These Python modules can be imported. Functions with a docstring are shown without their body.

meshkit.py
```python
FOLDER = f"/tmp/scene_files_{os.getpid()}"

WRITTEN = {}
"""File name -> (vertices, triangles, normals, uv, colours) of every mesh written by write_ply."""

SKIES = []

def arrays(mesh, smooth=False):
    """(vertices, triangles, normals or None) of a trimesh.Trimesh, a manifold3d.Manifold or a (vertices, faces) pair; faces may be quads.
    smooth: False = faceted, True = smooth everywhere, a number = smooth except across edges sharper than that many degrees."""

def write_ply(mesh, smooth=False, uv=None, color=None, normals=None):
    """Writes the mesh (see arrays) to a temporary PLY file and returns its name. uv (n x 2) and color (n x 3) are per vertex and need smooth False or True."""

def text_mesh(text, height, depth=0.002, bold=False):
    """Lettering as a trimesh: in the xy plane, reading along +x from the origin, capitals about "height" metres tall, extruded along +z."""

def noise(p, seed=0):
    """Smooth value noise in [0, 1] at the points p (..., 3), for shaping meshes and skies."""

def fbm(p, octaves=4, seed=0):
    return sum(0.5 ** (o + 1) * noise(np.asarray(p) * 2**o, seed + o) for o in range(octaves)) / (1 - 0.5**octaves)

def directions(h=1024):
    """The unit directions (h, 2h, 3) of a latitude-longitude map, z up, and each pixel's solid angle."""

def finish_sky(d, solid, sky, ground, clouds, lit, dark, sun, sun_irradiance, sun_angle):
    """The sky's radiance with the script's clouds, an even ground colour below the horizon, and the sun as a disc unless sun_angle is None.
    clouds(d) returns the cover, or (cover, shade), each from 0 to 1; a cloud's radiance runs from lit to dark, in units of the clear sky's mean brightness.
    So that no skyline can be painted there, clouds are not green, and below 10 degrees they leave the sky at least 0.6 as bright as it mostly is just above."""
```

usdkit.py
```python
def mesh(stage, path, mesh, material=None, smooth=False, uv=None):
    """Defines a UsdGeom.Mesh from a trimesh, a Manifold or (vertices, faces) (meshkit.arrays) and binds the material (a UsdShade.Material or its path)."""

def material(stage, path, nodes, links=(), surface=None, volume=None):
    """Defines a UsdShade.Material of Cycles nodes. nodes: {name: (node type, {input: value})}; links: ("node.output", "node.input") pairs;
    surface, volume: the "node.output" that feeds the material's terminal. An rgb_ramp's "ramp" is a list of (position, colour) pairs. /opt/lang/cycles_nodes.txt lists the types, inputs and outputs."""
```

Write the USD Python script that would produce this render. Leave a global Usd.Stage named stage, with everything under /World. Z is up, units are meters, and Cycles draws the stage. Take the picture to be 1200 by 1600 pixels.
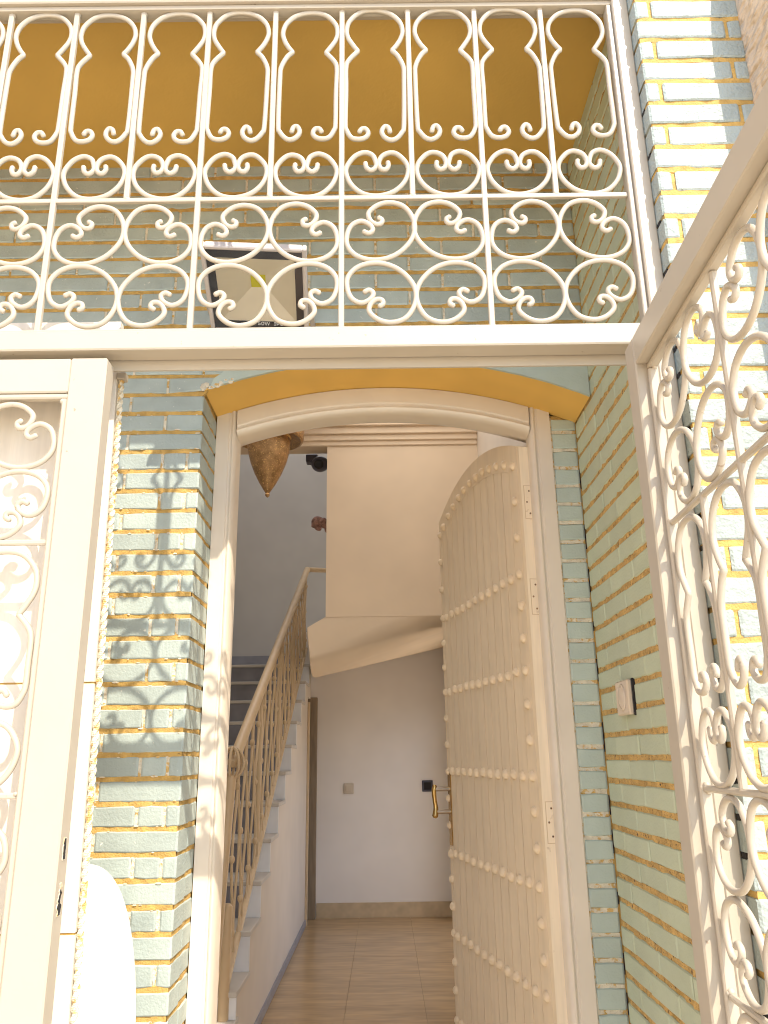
import math, random
import numpy as np, trimesh, manifold3d as m3, usdkit, meshkit
from shapely.geometry import Polygon, Point, box as sbox
from pxr import Usd, UsdGeom, UsdLux, UsdShade, Gf, Sdf
rng = random.Random(7)
stage = Usd.Stage.CreateInMemory()
UsdGeom.SetStageUpAxis(stage, UsdGeom.Tokens.z); UsdGeom.SetStageMetersPerUnit(stage, 1.0)
UsdGeom.Xform.Define(stage, '/World'); UsdGeom.Scope.Define(stage, '/World/Looks')
ZC = 1.35                      # height of the lens above the yard; geometry below is written relative to it

# ------------------------------------------------------------------ camera, sky, sun, exposure
PITCH, YAW, ROLL, FPX = math.radians(17.03), math.radians(.20), math.radians(-.80), 1243.6
EXPOSURE = 1.5
SUN = np.array([.569, -1.0, 1.29]); SUN /= np.linalg.norm(SUN)
SUN_INTENSITY, SKY_STRENGTH = .60, .15
_f = np.array([math.sin(YAW)*math.cos(PITCH), math.cos(YAW)*math.cos(PITCH), math.sin(PITCH)])
_r = np.array([math.cos(YAW), -math.sin(YAW), 0]); _u = np.cross(_r, _f)
_r2 = math.cos(ROLL)*_r + math.sin(ROLL)*_u; _u2 = -math.sin(ROLL)*_r + math.cos(ROLL)*_u
cam = UsdGeom.Camera.Define(stage, '/World/camera')
cam.AddTransformOp().Set(Gf.Matrix4d(*_r2, 0, *_u2, 0, *(-_f), 0, 0, 0, ZC, 1))
cam.CreateHorizontalApertureAttr(24.0); cam.CreateVerticalApertureAttr(32.0)
cam.CreateFocalLengthAttr(24.0*FPX/1200); cam.CreateClippingRangeAttr(Gf.Vec2f(.02, 500))
cam.CreateExposureAttr(EXPOSURE)
dome = UsdLux.DomeLight.Define(stage, '/World/sky')
skym = usdkit.material(stage, '/World/Looks/sky', {
    'sky': ('sky_texture', {'sky_type': 'single_scattering', 'sun_disc': False, 'sun_elevation': math.asin(SUN[2]), 'sun_rotation': math.atan2(SUN[0], SUN[1])}),
    'bg': ('background_shader', {'strength': SKY_STRENGTH})}, [('sky.color', 'bg.color')], surface='bg.background')
UsdShade.MaterialBindingAPI.Apply(dome.GetPrim()).Bind(skym)
dome.GetPrim().SetCustomDataByKey('kind', 'structure')
sun = UsdLux.DistantLight.Define(stage, '/World/sun')
sun.CreateIntensityAttr(SUN_INTENSITY); sun.CreateAngleAttr(.5); sun.CreateNormalizeAttr(True); sun.CreateColorAttr(Gf.Vec3f(1, .93, .82))
_x = np.cross([0, 0, 1], SUN); _x /= np.linalg.norm(_x); _y = np.cross(SUN, _x)
sun.AddTransformOp().Set(Gf.Matrix4d(*_x, 0, *_y, 0, *SUN, 0, 0, 0, 20, 1))

# ------------------------------------------------------------------ materials
def mat(name, color, rough=.6, var=.06, vscale=6, bump=.15, bscale=120, bdist=.002, per_object=0.0, spec=.5, metallic=0, color2=None, stretch=None, spots=None, coat=0):
    """paint or stone: colour mottled by noise, a fine relief, and if asked a change from object to object"""
    c = np.array(color, float); c2 = np.array(color2 if color2 is not None else c*(1-var*2), float)
    n = {'pos': ('geometry', {}), 'noise': ('noise_texture', {'scale': vscale, 'detail': 2, 'roughness': .6}),
         'ramp': ('rgb_ramp', {'ramp': [(.3, tuple(c2)), (.7, tuple(c))]}),
         'fine': ('noise_texture', {'scale': bscale, 'detail': 1.5, 'roughness': .6}),
         'bump': ('bump', {'strength': bump, 'distance': bdist}),
         'p': ('principled_bsdf', {'roughness': rough, 'specular_ior_level': spec, 'metallic': metallic, 'coat_weight': coat})}
    L = [('noise.fac', 'ramp.fac'), ('fine.fac', 'bump.height'), ('bump.normal', 'p.normal')]
    if stretch:
        n['map'] = ('mapping', {'scale': stretch}); L += [('pos.position', 'map.vector'), ('map.vector', 'noise.vector'), ('map.vector', 'fine.vector')]
    else:
        L += [('pos.position', 'noise.vector'), ('pos.position', 'fine.vector')]
    out = 'ramp.color'
    if per_object:
        n['info'] = ('object_info', {}); n['mr'] = ('map_range', {'from_min': 0, 'from_max': 1, 'to_min': 1-per_object, 'to_max': 1+per_object})
        n['hsv'] = ('hsv', {}); L += [('info.random', 'mr.value'), ('mr.result', 'hsv.value'), (out, 'hsv.color')]; out = 'hsv.color'
    if spots:
        sc, scale, lo, hi = spots
        n['sn'] = ('noise_texture', {'scale': scale, 'detail': 2.5, 'roughness': .65}); n['sr'] = ('rgb_ramp', {'ramp': [(lo, (0, 0, 0)), (hi, (1, 1, 1))]})
        n['sm'] = ('mix', {'color2': tuple(sc)}); L += [('pos.position', 'sn.vector'), ('sn.fac', 'sr.fac'), ('sr.color', 'sm.fac'), (out, 'sm.color1')]; out = 'sm.color'
    L.append((out, 'p.base_color'))
    return usdkit.material(stage, '/World/Looks/'+name, n, L, surface='p.BSDF')
M = dict(
    brick=mat('brick_paint', (.42, .47, .412), .55, .10, 9, .4, 130, .004, per_object=.08, spots=((.66, .64, .54), 60, .66, .74)),
    brick_front=mat('brick_paint_weathered', (.37, .413, .372), .55, .10, 9, .7, 110, .005, per_object=.08, spots=((.16, .18, .16), 75, .70, .735)),
    brick_pier=mat('brick_paint_pier', (.47, .53, .445), .5, .05, 9, .35, 130, .003, per_object=.05),
    brick_side=mat('brick_paint_side', (.50, .545, .385), .5, .05, 7, .35, 130, .003, per_object=.05),
    ochre=mat('ochre_mortar', (.63, .385, .105), .85, .18, 30, .6, 220, .004, spots=((.16, .09, .03), 70, .68, .78)),
    ochre_pitted=mat('ochre_mortar_pitted', (.66, .42, .14), .85, .2, 40, .8, 180, .006, spots=((.10, .06, .03), 95, .60, .68)),
    plaster_pitted=mat('pale_pointing_pitted', (.76, .66, .48), .85, .2, 40, .8, 200, .006, spots=((.22, .15, .08), 240, .63, .70)),
    plaster=mat('pale_pointing', (.76, .67, .50), .85, .12, 40, .7, 250, .004, spots=((.60, .38, .13), 55, .54, .62)),
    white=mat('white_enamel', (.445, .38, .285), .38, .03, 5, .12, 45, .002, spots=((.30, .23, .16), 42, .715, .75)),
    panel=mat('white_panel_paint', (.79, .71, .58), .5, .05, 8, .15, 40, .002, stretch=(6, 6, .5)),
    door=mat('door_paint', (.76, .58, .37), .45, .05, 5, .25, 90, .002, stretch=(6, 6, .7)),
    door_edge=mat('door_edge_paint', (.90, .74, .52), .5, .06, 8, .25, 90, .002, stretch=(8, 8, .7), spots=((.5, .36, .22), 30, .68, .8)),
    frame=mat('frame_paint', (.74, .63, .49), .42, .04, 4, .15, 60, .002),
    soffit=mat('ochre_plaster', (.83, .50, .115), .8, .09, 3, .3, 90, .002),
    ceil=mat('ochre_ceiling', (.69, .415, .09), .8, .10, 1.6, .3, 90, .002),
    beam=mat('beam_plaster', (.50, .41, .30), .8, .08, 6, .3, 90, .002),
    stucco=mat('tan_stucco', (.62, .46, .30), .9, .06, 10, 1.0, 20, .03, stretch=(1, 1, 2.0)),
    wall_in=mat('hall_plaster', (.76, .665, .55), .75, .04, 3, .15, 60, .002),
    wall_far=mat('far_plaster', (.88, .81, .73), .75, .03, 3, .15, 60, .002),
    block_in=mat('stair_plaster', (.82, .65, .46), .75, .04, 3, .15, 60, .002),
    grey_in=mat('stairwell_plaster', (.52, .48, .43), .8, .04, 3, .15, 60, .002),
    tile=mat('floor_tile', (.56, .36, .17), .24, .16, 4, .04, 60, .001, per_object=.04, stretch=(1, 5, 1)),
    grout=mat('grout', (.46, .29, .13), .8, .05),
    skirt=mat('skirting_stone', (.64, .48, .29), .35, .12, 10, .1, 60, .001),
    skirt_grey=mat('skirting_grey', (.34, .33, .34), .4, .1),
    dark_tile=mat('dark_riser', (.29, .28, .30), .35, .15, 6, .1, 80, .001),
    marble=mat('white_marble', (.86, .85, .84), .35, .04, 6, .05, 60, .001),
    tread=mat('tread_marble', (.62, .56, .48), .35, .05, 6, .05, 60, .001),
    rail=mat('rail_paint', (.66, .48, .28), .4, .05, 8, .1, 80, .002),
    brown=mat('brown_wood', (.36, .26, .16), .5, .15, 8, .3, 60, .002, stretch=(6, 6, .6)),
    copper=mat('pierced_copper', (.55, .34, .16), .34, .2, 30, .8, 160, .004, metallic=.85, spots=((1, .70, .26), 130, .60, .66)),
    brass=mat('brass', (.62, .40, .14), .22, .1, 20, .05, 60, .001, metallic=1),
    steel=mat('brushed_steel', (.62, .56, .48), .3, .1, 20, .05, 60, .001, metallic=1),
    black=mat('black_plastic', (.06, .055, .075), .35, .1),
    grey=mat('grey_housing', (.56, .50, .46), .5, .05, 20, .2, 200, .001),
    reflector=mat('reflector', (.93, .86, .70), .4, .03, 10, .1, 60, .001, metallic=.15),
    led=mat('led_phosphor', (.75, .70, .02), .5, .02),
    ink=mat('white_print', (.72, .72, .74), .6, .02),
    switch=mat('switch_plastic', (.64, .53, .40), .45, .03),
    pink=mat('pink_petal', (.58, .33, .26), .7, .3, 40),
    dark=mat('dark_hole', (.03, .025, .022), .9, .2),
    rust=mat('rust', (.30, .17, .08), .9, .3, 60, .6),
    ground=mat('yard_paving', (.80, .72, .60), .85, .1, 2, .4, 40, .003),
    roof=mat('roof_plaster', (.58, .50, .40), .85, .08, 3, .3, 60, .002),
    oval=mat('white_plastic', (.80, .77, .72), .35, .02, 6, .05, 40, .001, spots=((.40, .36, .33), 9, .735, .78)),
)
n = {'f': ('fresnel', {'IOR': 1.45}), 't': ('transparent_bsdf', {}), 'g': ('glossy_bsdf', {'roughness': .02}), 'm': ('mix_closure', {})}
M['glass'] = usdkit.material(stage, '/World/Looks/lamp_glass', n, [('f.fac', 'm.fac'), ('t.BSDF', 'm.closure1'), ('g.BSDF', 'm.closure2')], surface='m.closure')

M['frosted'] = usdkit.material(stage, '/World/Looks/frosted_glass', {'t': ('translucent_bsdf', {'color': (.95, .92, .86)}), 'g': ('glossy_bsdf', {'roughness': .3}), 'm': ('mix_closure', {'fac': .06})}, [('t.BSDF', 'm.closure1'), ('g.BSDF', 'm.closure2')], surface='m.closure')

# ------------------------------------------------------------------ helpers
_count = {}
def numbered(parent, name):
    k = _count.get((parent, name), -1) + 1; _count[(parent, name)] = k
    return f'{parent}/{name}' + (f'_{k:03d}' if k else '')
def data(prim, label=None, cat=None, group=None, kind=None):
    for k, v in (('label', label), ('category', cat), ('group', group), ('kind', kind)):
        if v: prim.SetCustomDataByKey(k, v)
class Thing:
    def __init__(s, name, label, cat, base, group=None, kind=None):
        s.path = numbered('/World', name); x = UsdGeom.Xform.Define(stage, s.path)
        s.base = np.array([base[0], base[1], base[2]+ZC]); x.AddTranslateOp().Set(Gf.Vec3d(*map(float, s.base)))
        data(x.GetPrim(), label, cat, group, kind)
    def add(s, name, mesh, m, parent=None, smooth=False, label=None, kind=None):
        p = numbered(parent or s.path, name); v, f = vf(mesh)
        mm = usdkit.mesh(stage, p, (v + np.array([0, 0, ZC]) - s.base, f), M[m] if isinstance(m, str) else m, smooth=smooth)
        data(mm.GetPrim(), label, None, None, kind); return p
def struct(name, mesh, m, label=None, kind='structure', cat=None, smooth=False):
    v, f = vf(mesh); p = numbered('/World', name)
    mm = usdkit.mesh(stage, p, (v + np.array([0, 0, ZC]), f), M[m], smooth=smooth); data(mm.GetPrim(), label, cat, None, kind); return p
def vf(mesh):
    if hasattr(mesh, 'to_mesh'):
        q = mesh.to_mesh(); return np.array(q.vert_properties[:, :3], float), np.array(q.tri_verts)
    if isinstance(mesh, (tuple, list)): return np.asarray(mesh[0], float), np.asarray(mesh[1], int)
    return np.array(mesh.vertices, float), np.array(mesh.faces)
def join(*ms):
    V, F, n = [], [], 0
    for m in ms:
        v, f = vf(m); V.append(v); F.append(f+n); n += len(v)
    return np.vstack(V), np.vstack(F)
def box(x0, x1, y0, y1, z0, z1, ch=0):
    """a box, its twelve edges chamfered by ch"""
    lo, hi = np.array([x0, y0, z0]), np.array([x1, y1, z1])
    if ch <= 0:
        b = trimesh.creation.box(extents=hi-lo); b.apply_translation((lo+hi)/2); return b.vertices, b.faces
    pts = []
    for k in range(3):
        for sx in (0, 1):
            for sy in (0, 1):
                for sz in (0, 1):
                    s = np.array([sx, sy, sz]); p = np.where(s, hi-ch, lo+ch); p[k] = hi[k] if s[k] else lo[k]; pts.append(p)
    h = trimesh.convex.convex_hull(np.array(pts)); return h.vertices, h.faces
def extrude_xz(poly, y0, y1):
    """a polygon in x,z pushed from y0 to y1"""
    V, F, n = [], [], 0
    for g in getattr(poly, 'geoms', [poly]):
        m = trimesh.creation.extrude_polygon(g, y1-y0, engine='earcut'); v = m.vertices
        V.append(np.c_[v[:, 0], y1-v[:, 2], v[:, 1]]); F.append(m.faces+n); n += len(v)
    return np.vstack(V), np.vstack(F)
def extrude_yz(poly, x0, x1):
    m = trimesh.creation.extrude_polygon(poly, x1-x0, engine='earcut'); v = m.vertices
    return np.c_[x0+v[:, 2], v[:, 0], v[:, 1]], m.faces
def biggest(g): return max(getattr(g, 'geoms', [g]), key=lambda q: q.area)
def spline(P, per=6):
    P = np.asarray(P, float); Q = np.vstack([2*P[0]-P[1], P, 2*P[-1]-P[-2]]); out = []
    for i in range(1, len(Q)-2):
        a, b, c, d = Q[i-1:i+3]
        for t in np.linspace(0, 1, per, endpoint=False):
            out.append(.5*(2*b+(c-a)*t+(2*a-5*b+4*c-d)*t*t+(3*b-a-3*c+d)*t**3))
    out.append(P[-1]); return np.array(out)
def tube(P, r, sides=8, cap=True):
    P = np.asarray(P, float); d = np.gradient(P, axis=0); d /= np.linalg.norm(d, axis=1)[:, None]
    rr = np.full(len(P), r) if np.ndim(r) == 0 else np.asarray(r)
    if cap:
        P = np.vstack([P[0]-d[0]*rr[0]*.5, P, P[-1]+d[-1]*rr[-1]*.5]); d = np.vstack([d[0], d, d[-1]]); rr = np.r_[rr[0]*.55, rr, rr[-1]*.55]
    u = np.cross(d[0], [0, 0, 1.]); u = u if np.linalg.norm(u) > .1 else np.cross(d[0], [0, 1., 0]); u /= np.linalg.norm(u)
    a = np.arange(sides)/sides*2*np.pi; V = []
    for i in range(len(P)):
        u = u - d[i]*(u@d[i]); u /= np.linalg.norm(u); w = np.cross(d[i], u)
        V.append(P[i] + rr[i]*(np.cos(a)[:, None]*u + np.sin(a)[:, None]*w))
    V = np.vstack(V); F = []; n = len(P)
    for i in range(n-1):
        for k in range(sides):
            p, q = i*sides+k, i*sides+(k+1) % sides; F += [(p, q, q+sides), (p, q+sides, p+sides)]
    V = np.vstack([V, P[0], P[-1]]); c0, c1 = len(V)-2, len(V)-1
    for k in range(sides):
        F += [(c0, (k+1) % sides, k), (c1, (n-1)*sides+k, (n-1)*sides+(k+1) % sides)]
    return V, np.array(F)
def lathe(prof, cx, cy, seg=40):
    """profile of (radius, z) turned about a vertical axis"""
    m = trimesh.creation.revolve(np.array(prof, float), sections=seg); return m.vertices+np.array([cx, cy, 0]), m.faces
def fix(v, f):
    m = trimesh.Trimesh(v, f, process=False)
    return (v, f[:, ::-1]) if m.volume < 0 else (v, f)
def ball(c, r, sub=2, squash=(1, 1, 1)):
    m = trimesh.creation.icosphere(sub, r); return m.vertices*np.array(squash)+np.array(c), m.faces

# ------------------------------------------------------------------ brickwork
PITCHZ = .06137
FACE = {'-y': lambda at: (lambda u, v, w: (u, at-w, v)), '-x': lambda at: (lambda u, v, w: (at-w, u, v)), '+x': lambda at: (lambda u, v, w: (at+w, u, v))}
def brick(u0, u1, v0, v1, face, depth=.03, jit=.0015, floor=None, seg=4, ch=.0032):
    us = [u0, u0+min(.005, (u1-u0)/4)] + [u0+(u1-u0)*k/(seg-2)+rng.uniform(-.006, .006) for k in range(1, seg-2)] + [u1-min(.005, (u1-u0)/4), u1]
    tilt = rng.uniform(-.0016, .0016); out = rng.uniform(-.001, .0016); rings = []
    for i, u in enumerate(us):
        lo, hi = v0+rng.uniform(-jit, jit), v1+rng.uniform(-jit, jit)
        if floor is not None: lo = max(lo, floor(u))
        hi = max(hi, lo+.001); e = 0 if 0 < i < len(us)-1 else ch*.8
        c = min(ch, (hi-lo)*.3); w = out+tilt*(i/len(us)-.5)+rng.uniform(-.0005, .0005)-e
        rings.append([(u, lo, -depth), (u, lo, w-ch), (u, lo+c, w), (u, hi-c, w), (u, hi, w-ch), (u, hi, -depth)])
    V = np.array([face(*p) for r in rings for p in r], float); F = []
    for i in range(len(us)-1):
        for k in range(5):
            a = i*6+k; F += [(a, a+1, a+7), (a, a+7, a+6)]
    n0 = (len(us)-1)*6
    for k in range(1, 5): F += [(0, k+1, k), (n0, n0+k, n0+k+1)]
    return V, np.array(F)
def bfix(vf_, face):
    o, a, b, c = (np.array(face(*p)) for p in ((0, 0, 0), (1, 0, 0), (0, 1, 0), (0, 0, 1)))
    v, f = vf_
    return (v, f) if np.linalg.det(np.array([a-o, b-o, c-o])) > 0 else (v, f[:, ::-1])
def rough_strip(u0, u1, v0, v1, face, w, n=7, jit=.0023):
    """a ragged band of pointing filling a joint, its long side along v"""
    rows = [(v0+(v1-v0)*k/n) for k in range(n+1)]; V = []
    for v in rows:
        a, b = u0+rng.uniform(-jit, jit), u1+rng.uniform(-jit, jit); ww = w+rng.uniform(-.0012, .0012)
        V += [face(a, v, -.02), face(a, v, ww), face(b, v, ww), face(b, v, -.02)]
    F = []
    for k in range(n):
        for j in range(3):
            a = k*4+j; F += [(a, a+1, a+5), (a, a+5, a+4)]
    v, f = np.array(V, float), np.array(F)
    return bfix((v, f[:, ::-1]), face)

def bed_strip(u0, u1, v, face, w, half=.0066, clip=None):
    """a ragged bed of mortar along u"""
    n = max(4, int((u1-u0)/.022)); V = []
    for k in range(n+1):
        u = u0+(u1-u0)*k/n; a, b = v-half+rng.uniform(-.0026, .0016), v+half+rng.uniform(-.0016, .003)
        if clip and u > -.533 and a < clip(u)+.004: a = clip(u)+.004; b = max(b, a+.0004)
        ww = w+rng.uniform(-.0012, .0030)
        V += [face(u, a, w-.012), face(u, a, ww-.0008), face(u, b, ww), face(u, b, w-.012)]
    F = []
    for k in range(n):
        for j in range(3):
            p = k*4+j; F += [(p, p+1, p+5), (p, p+5, p+4)]
    o = bfix((np.array(V, float), np.array(F)), face); m = trimesh.Trimesh(*o, process=False)
    return o
RA, APEX, AX = 1.55, 1.165, .01
def arch(x): return APEX-(RA-math.sqrt(max(RA*RA-(x-AX)**2, .01)))
def courses(phase, z0, z1):
    k = math.floor((z0-phase)/PITCHZ); z = phase+k*PITCHZ
    while z < z1: yield z, z+PITCHZ, k; z += PITCHZ; k += 1
XP, YW, YD, XS = -.533, 2.2, 2.40, .637        # pillar corner, wall face, door face, side wall face
BL, JT = .212, .0118                            # brick length with joint, joint width

# front wall of the house with the arched door recess
wall = Thing('brick_wall', 'teal painted brick house wall with ochre joints and an arched door recess', 'brick wall', (XP, YW, -ZC))
wall.add('mortar_core', extrude_xz(sbox(-2.6, -ZC, XP-.005, 2.0), YW+.005, 2.45), 'ochre')
xs = np.linspace(XP-.0055, .66, 40)
wall.add('mortar_core', extrude_xz(Polygon([(x, arch(x)+.004) for x in xs]+[(.66, 2.0), (XP-.0055, 2.0)]), YW+.005, 2.42), 'ochre')
V = []; 
for x in np.linspace(XP+.001, XS-.001, 60):
    for y, dz in ((YW+.0005, .03), (YW+.0005, .0), (YD+.004, -.001)): V.append((x, y, arch(x)+dz+rng.uniform(-.0006, .0006)))
F = [(3*i+j, 3*i+j+1, 3*i+j+4) for i in range(59) for j in range(2)]+[(3*i+j, 3*i+j+4, 3*i+j+3) for i in range(59) for j in range(2)]
wall.add('arch_soffit', (np.array(V), np.array(F)[:, ::-1]), 'soffit', smooth=50, label='smooth yellow ochre plaster underside of the arch')
fy = FACE['-y'](YW); stripsA = []; bedsA = []
gap = JT/2
for z0, z1, k in courses(1.116, -ZC, 2.0):
    if k >= 2: z0, z1 = z0-.0115, z1-.0115
    if k == 2: z0 += .0115*.999; z1 = z0+PITCHZ-.0115
    v0, v1 = z0+gap, z1-gap
    even = k % 2 == 0
    if z0 < 1.05: bedsA += [bed_strip(-1.0, XP-.004, z0, fy, -.0035), bed_strip(YW+.004, YD, z0, FACE['+x'](XP), -.0035)]
    else: bedsA.append(bed_strip(-1.65, XS, z0, fy, -.004, clip=arch))
    ends = []
    if z0 < 1.05:                                # left pillar: bricks end at the corner
        per = [-.752] if even else ([-.645, -.572] if z0 < .93 else [-.645])
        x = per[-1] if even else -.645
        while x > -2.5: x -= BL; per.append(x)
        edges = sorted(per)+[XP]
    else:
        ph = (.098 if even else .098+BL/2); x = ph-BL*12; edges = []
        while x < XS: edges.append(x); x += BL
        edges = [e for e in edges if -2.5 < e < XS-.03]+[XS-.002]
    for a, b in zip(edges[:-1], edges[1:]):
        if b < -1.65: continue
        corner = z0 < 1.05 and b == XP
        g = .0045 if z0 < 1.05 else .004
        bb = b if corner or b == edges[-1] else b-g
        fl = (lambda u: arch(u)+.003) if XP-.02 < bb and z0 < 1.19 and not corner else None
        if fl and (fl(a) > v1 and fl(bb) > v1 or a > -.43 and v1 < 1.2): continue
        dep = .1 if corner and not even else (.034 if not corner else .1)
        wall.add('brick', bfix(brick(a+g, bb, v0, v1, fy, depth=dep, floor=fl), fy), 'brick')
        if b < XS-.01 and not corner and b != XP: stripsA += [] if (b > XP and arch(b) > z0) else [rough_strip(b-g*1.1, b+g*1.1, v0-.001, v1+.001, fy, -.0036 if z0 < 1.05 else -.0042)]
    if z0 < 1.05:                                # the reveal, facing the doorway
        fx = FACE['+x'](XP)
        wall.add('brick', bfix(brick(YW+.1015, YD-.0005, v0, v1, fx, depth=.03), fx), 'brick')
wall.add('pointing', join(*stripsA), 'plaster', kind='stuff'); wall.add('bed_joint', join(*bedsA), 'ochre', kind='stuff')
xs = np.linspace(-.515, XS-.002, 40)
pan = Polygon([(x, arch(x)-.001+rng.uniform(-.0008, .0008)) for x in xs]+[(XS-.002, 1.215), (-.455, 1.215), (-.462, 1.16), (-.478, 1.125), (-.505, 1.105)])
wall.add('arch_render', extrude_xz(pan, YW-.0035, YW+.006), 'brick_pier', label='smooth teal render over the arch')
sm = []
for z0, z1, k in courses(1.116, -1.2, 1.0):
    for _ in range(4):
        x = rng.uniform(-.80, XP-.006); sm.append(ball((x, YW-.0008, z0+rng.choice((-1, 1))*rng.uniform(.0045, .0085)), rng.uniform(.0013, .0032), 1, (rng.uniform(1.2, 3.6), .45, .8)))
wall.add('mortar_smear', join(*sm), 'plaster', kind='stuff')
# crumbled plaster at the springing of the arch
lumps = []
for _ in range(46):
    x = rng.uniform(XP-.006, XP+.085); lumps.append(ball((x, YW-.0015, arch(max(x, XP))+rng.uniform(-.002, .010)*(1 if x > XP+.01 else 2)), rng.uniform(.0022, .0062), 1, (1.5, .5, 1)))
wall.add('broken_plaster', join(*lumps), 'plaster', kind='stuff', smooth=True)

# side wall of the porch with the narrow brick pier beside the door
side = Thing('brick_wall', 'greenish brick side wall of the porch with ochre bed joints beside the doorbell', 'brick wall', (XS, 2.0, -ZC))
side.add('mortar_core', box(XS+.0045, .95, 1.53, 2.6, -ZC, 2.0), 'ochre')
side.add('mortar_core', box(.556, XS+.0046, YD+.006, 2.5, -ZC, arch(.6)+.01), 'ochre')
fs, fp = FACE['-x'](XS), FACE['-y'](YD)
bedsS = []; bedsQ = []
for z0, z1, k in courses(1.116+.037, -1.15, 1.95):
    y = 2.40 - (.115 if k % 2 else .225) - (.02 if k % 4 > 1 else 0); edges = [2.40-.001]
    while y > 1.52: edges.append(y); y -= BL*(.98+rng.uniform(-.05, .05))
    edges.append(1.512); edges = sorted(edges); bedsS.append(bed_strip(1.512, 2.3945, z0, fs, -.0032, half=.0076))
    for a, b in zip(edges[:-1], edges[1:]):
        if b-a < .015: continue
        side.add('brick', bfix(brick(a+.0011, b-.0011, z0+.0062, z1-.0062, fs, jit=.0016), fs), 'brick_side')
for z0, z1, k in courses(1.116+.006, -1.15, 1.0):
    top = min(z1-gap, arch(.6)-.004); bedsQ.append(bed_strip(.5575, XS-.004, z0, fp, -.0045, half=.0055))
    side.add('brick', bfix(brick(.5575, XS-.0018, z0+gap, top, fp, jit=.0016), fp), 'brick_pier')
side.add('bed_joint', join(*bedsS), 'ochre_pitted', kind='stuff')
side.add('bed_joint', join(*bedsQ), 'plaster', kind='stuff')
zc = -1.2
while zc < .95:
    ln_ = rng.uniform(.02, .09); side.add('corner_crack', box(XS-.0022, XS+.0004, 2.3972, 2.4002, zc, min(zc+ln_, 1.03)), 'dark'); zc += ln_+rng.uniform(.02, .12)
side.add('pointing', join(*[rough_strip(.551, .5575, z, z+.2, fp, -.001, n=10, jit=.0016) for z in np.arange(-ZC, .95, .2)]), 'plaster', kind='stuff')

# brick pillar at the front corner
XF, YF = .622, 1.468
pil = Thing('brick_pillar', 'sunlit brick pillar right of the white grille, pale bricks with thick ochre joints', 'pillar', (.71, 1.6, -ZC))
pil.add('mortar_core', box(XF+.005, .85, YF+.005, 1.62, -ZC, 2.3), 'ochre')
ff = FACE['-y'](YF); sp = []; bedsP = []
for z0, z1, k in courses(1.116, -1.1, 2.25):
    per = [.657] if k % 2 else [.833]
    edges = [XF]+per+[.868]; bedsP += [bed_strip(XF+.003, .868, z0, ff, -.004), bed_strip(YF+.004, 1.61, z0, FACE['-x'](XF), -.004)]
    for a, b in zip(edges[:-1], edges[1:]):
        g0, g1 = (0 if a == XF else .0045), (0 if b == .868 else .0045)
        pil.add('brick', bfix(brick(a+g0, b-g1, z0+gap, z1-gap, ff, depth=.13 if a == XF else .034, jit=.0016), ff), 'brick_front')
        if b < .85: sp.append(rough_strip(b-.005, b+.005, z0+.004, z1-.004, ff, -.0042))
for z0, z1, k in courses(1.116, -1.0, 2.2):
    if rng.random() < .62:
        a = rng.uniform(.004, .016); pil.add('joint_gap', box(XF-.0006, XF+.006, YF+.012+a, 1.506, z0-.006, z0+rng.uniform(.002, .006)), 'dark')
pil.add('pointing', join(*sp), 'ochre', kind='stuff'); pil.add('bed_joint', join(*bedsP), 'ochre', kind='stuff')

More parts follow.
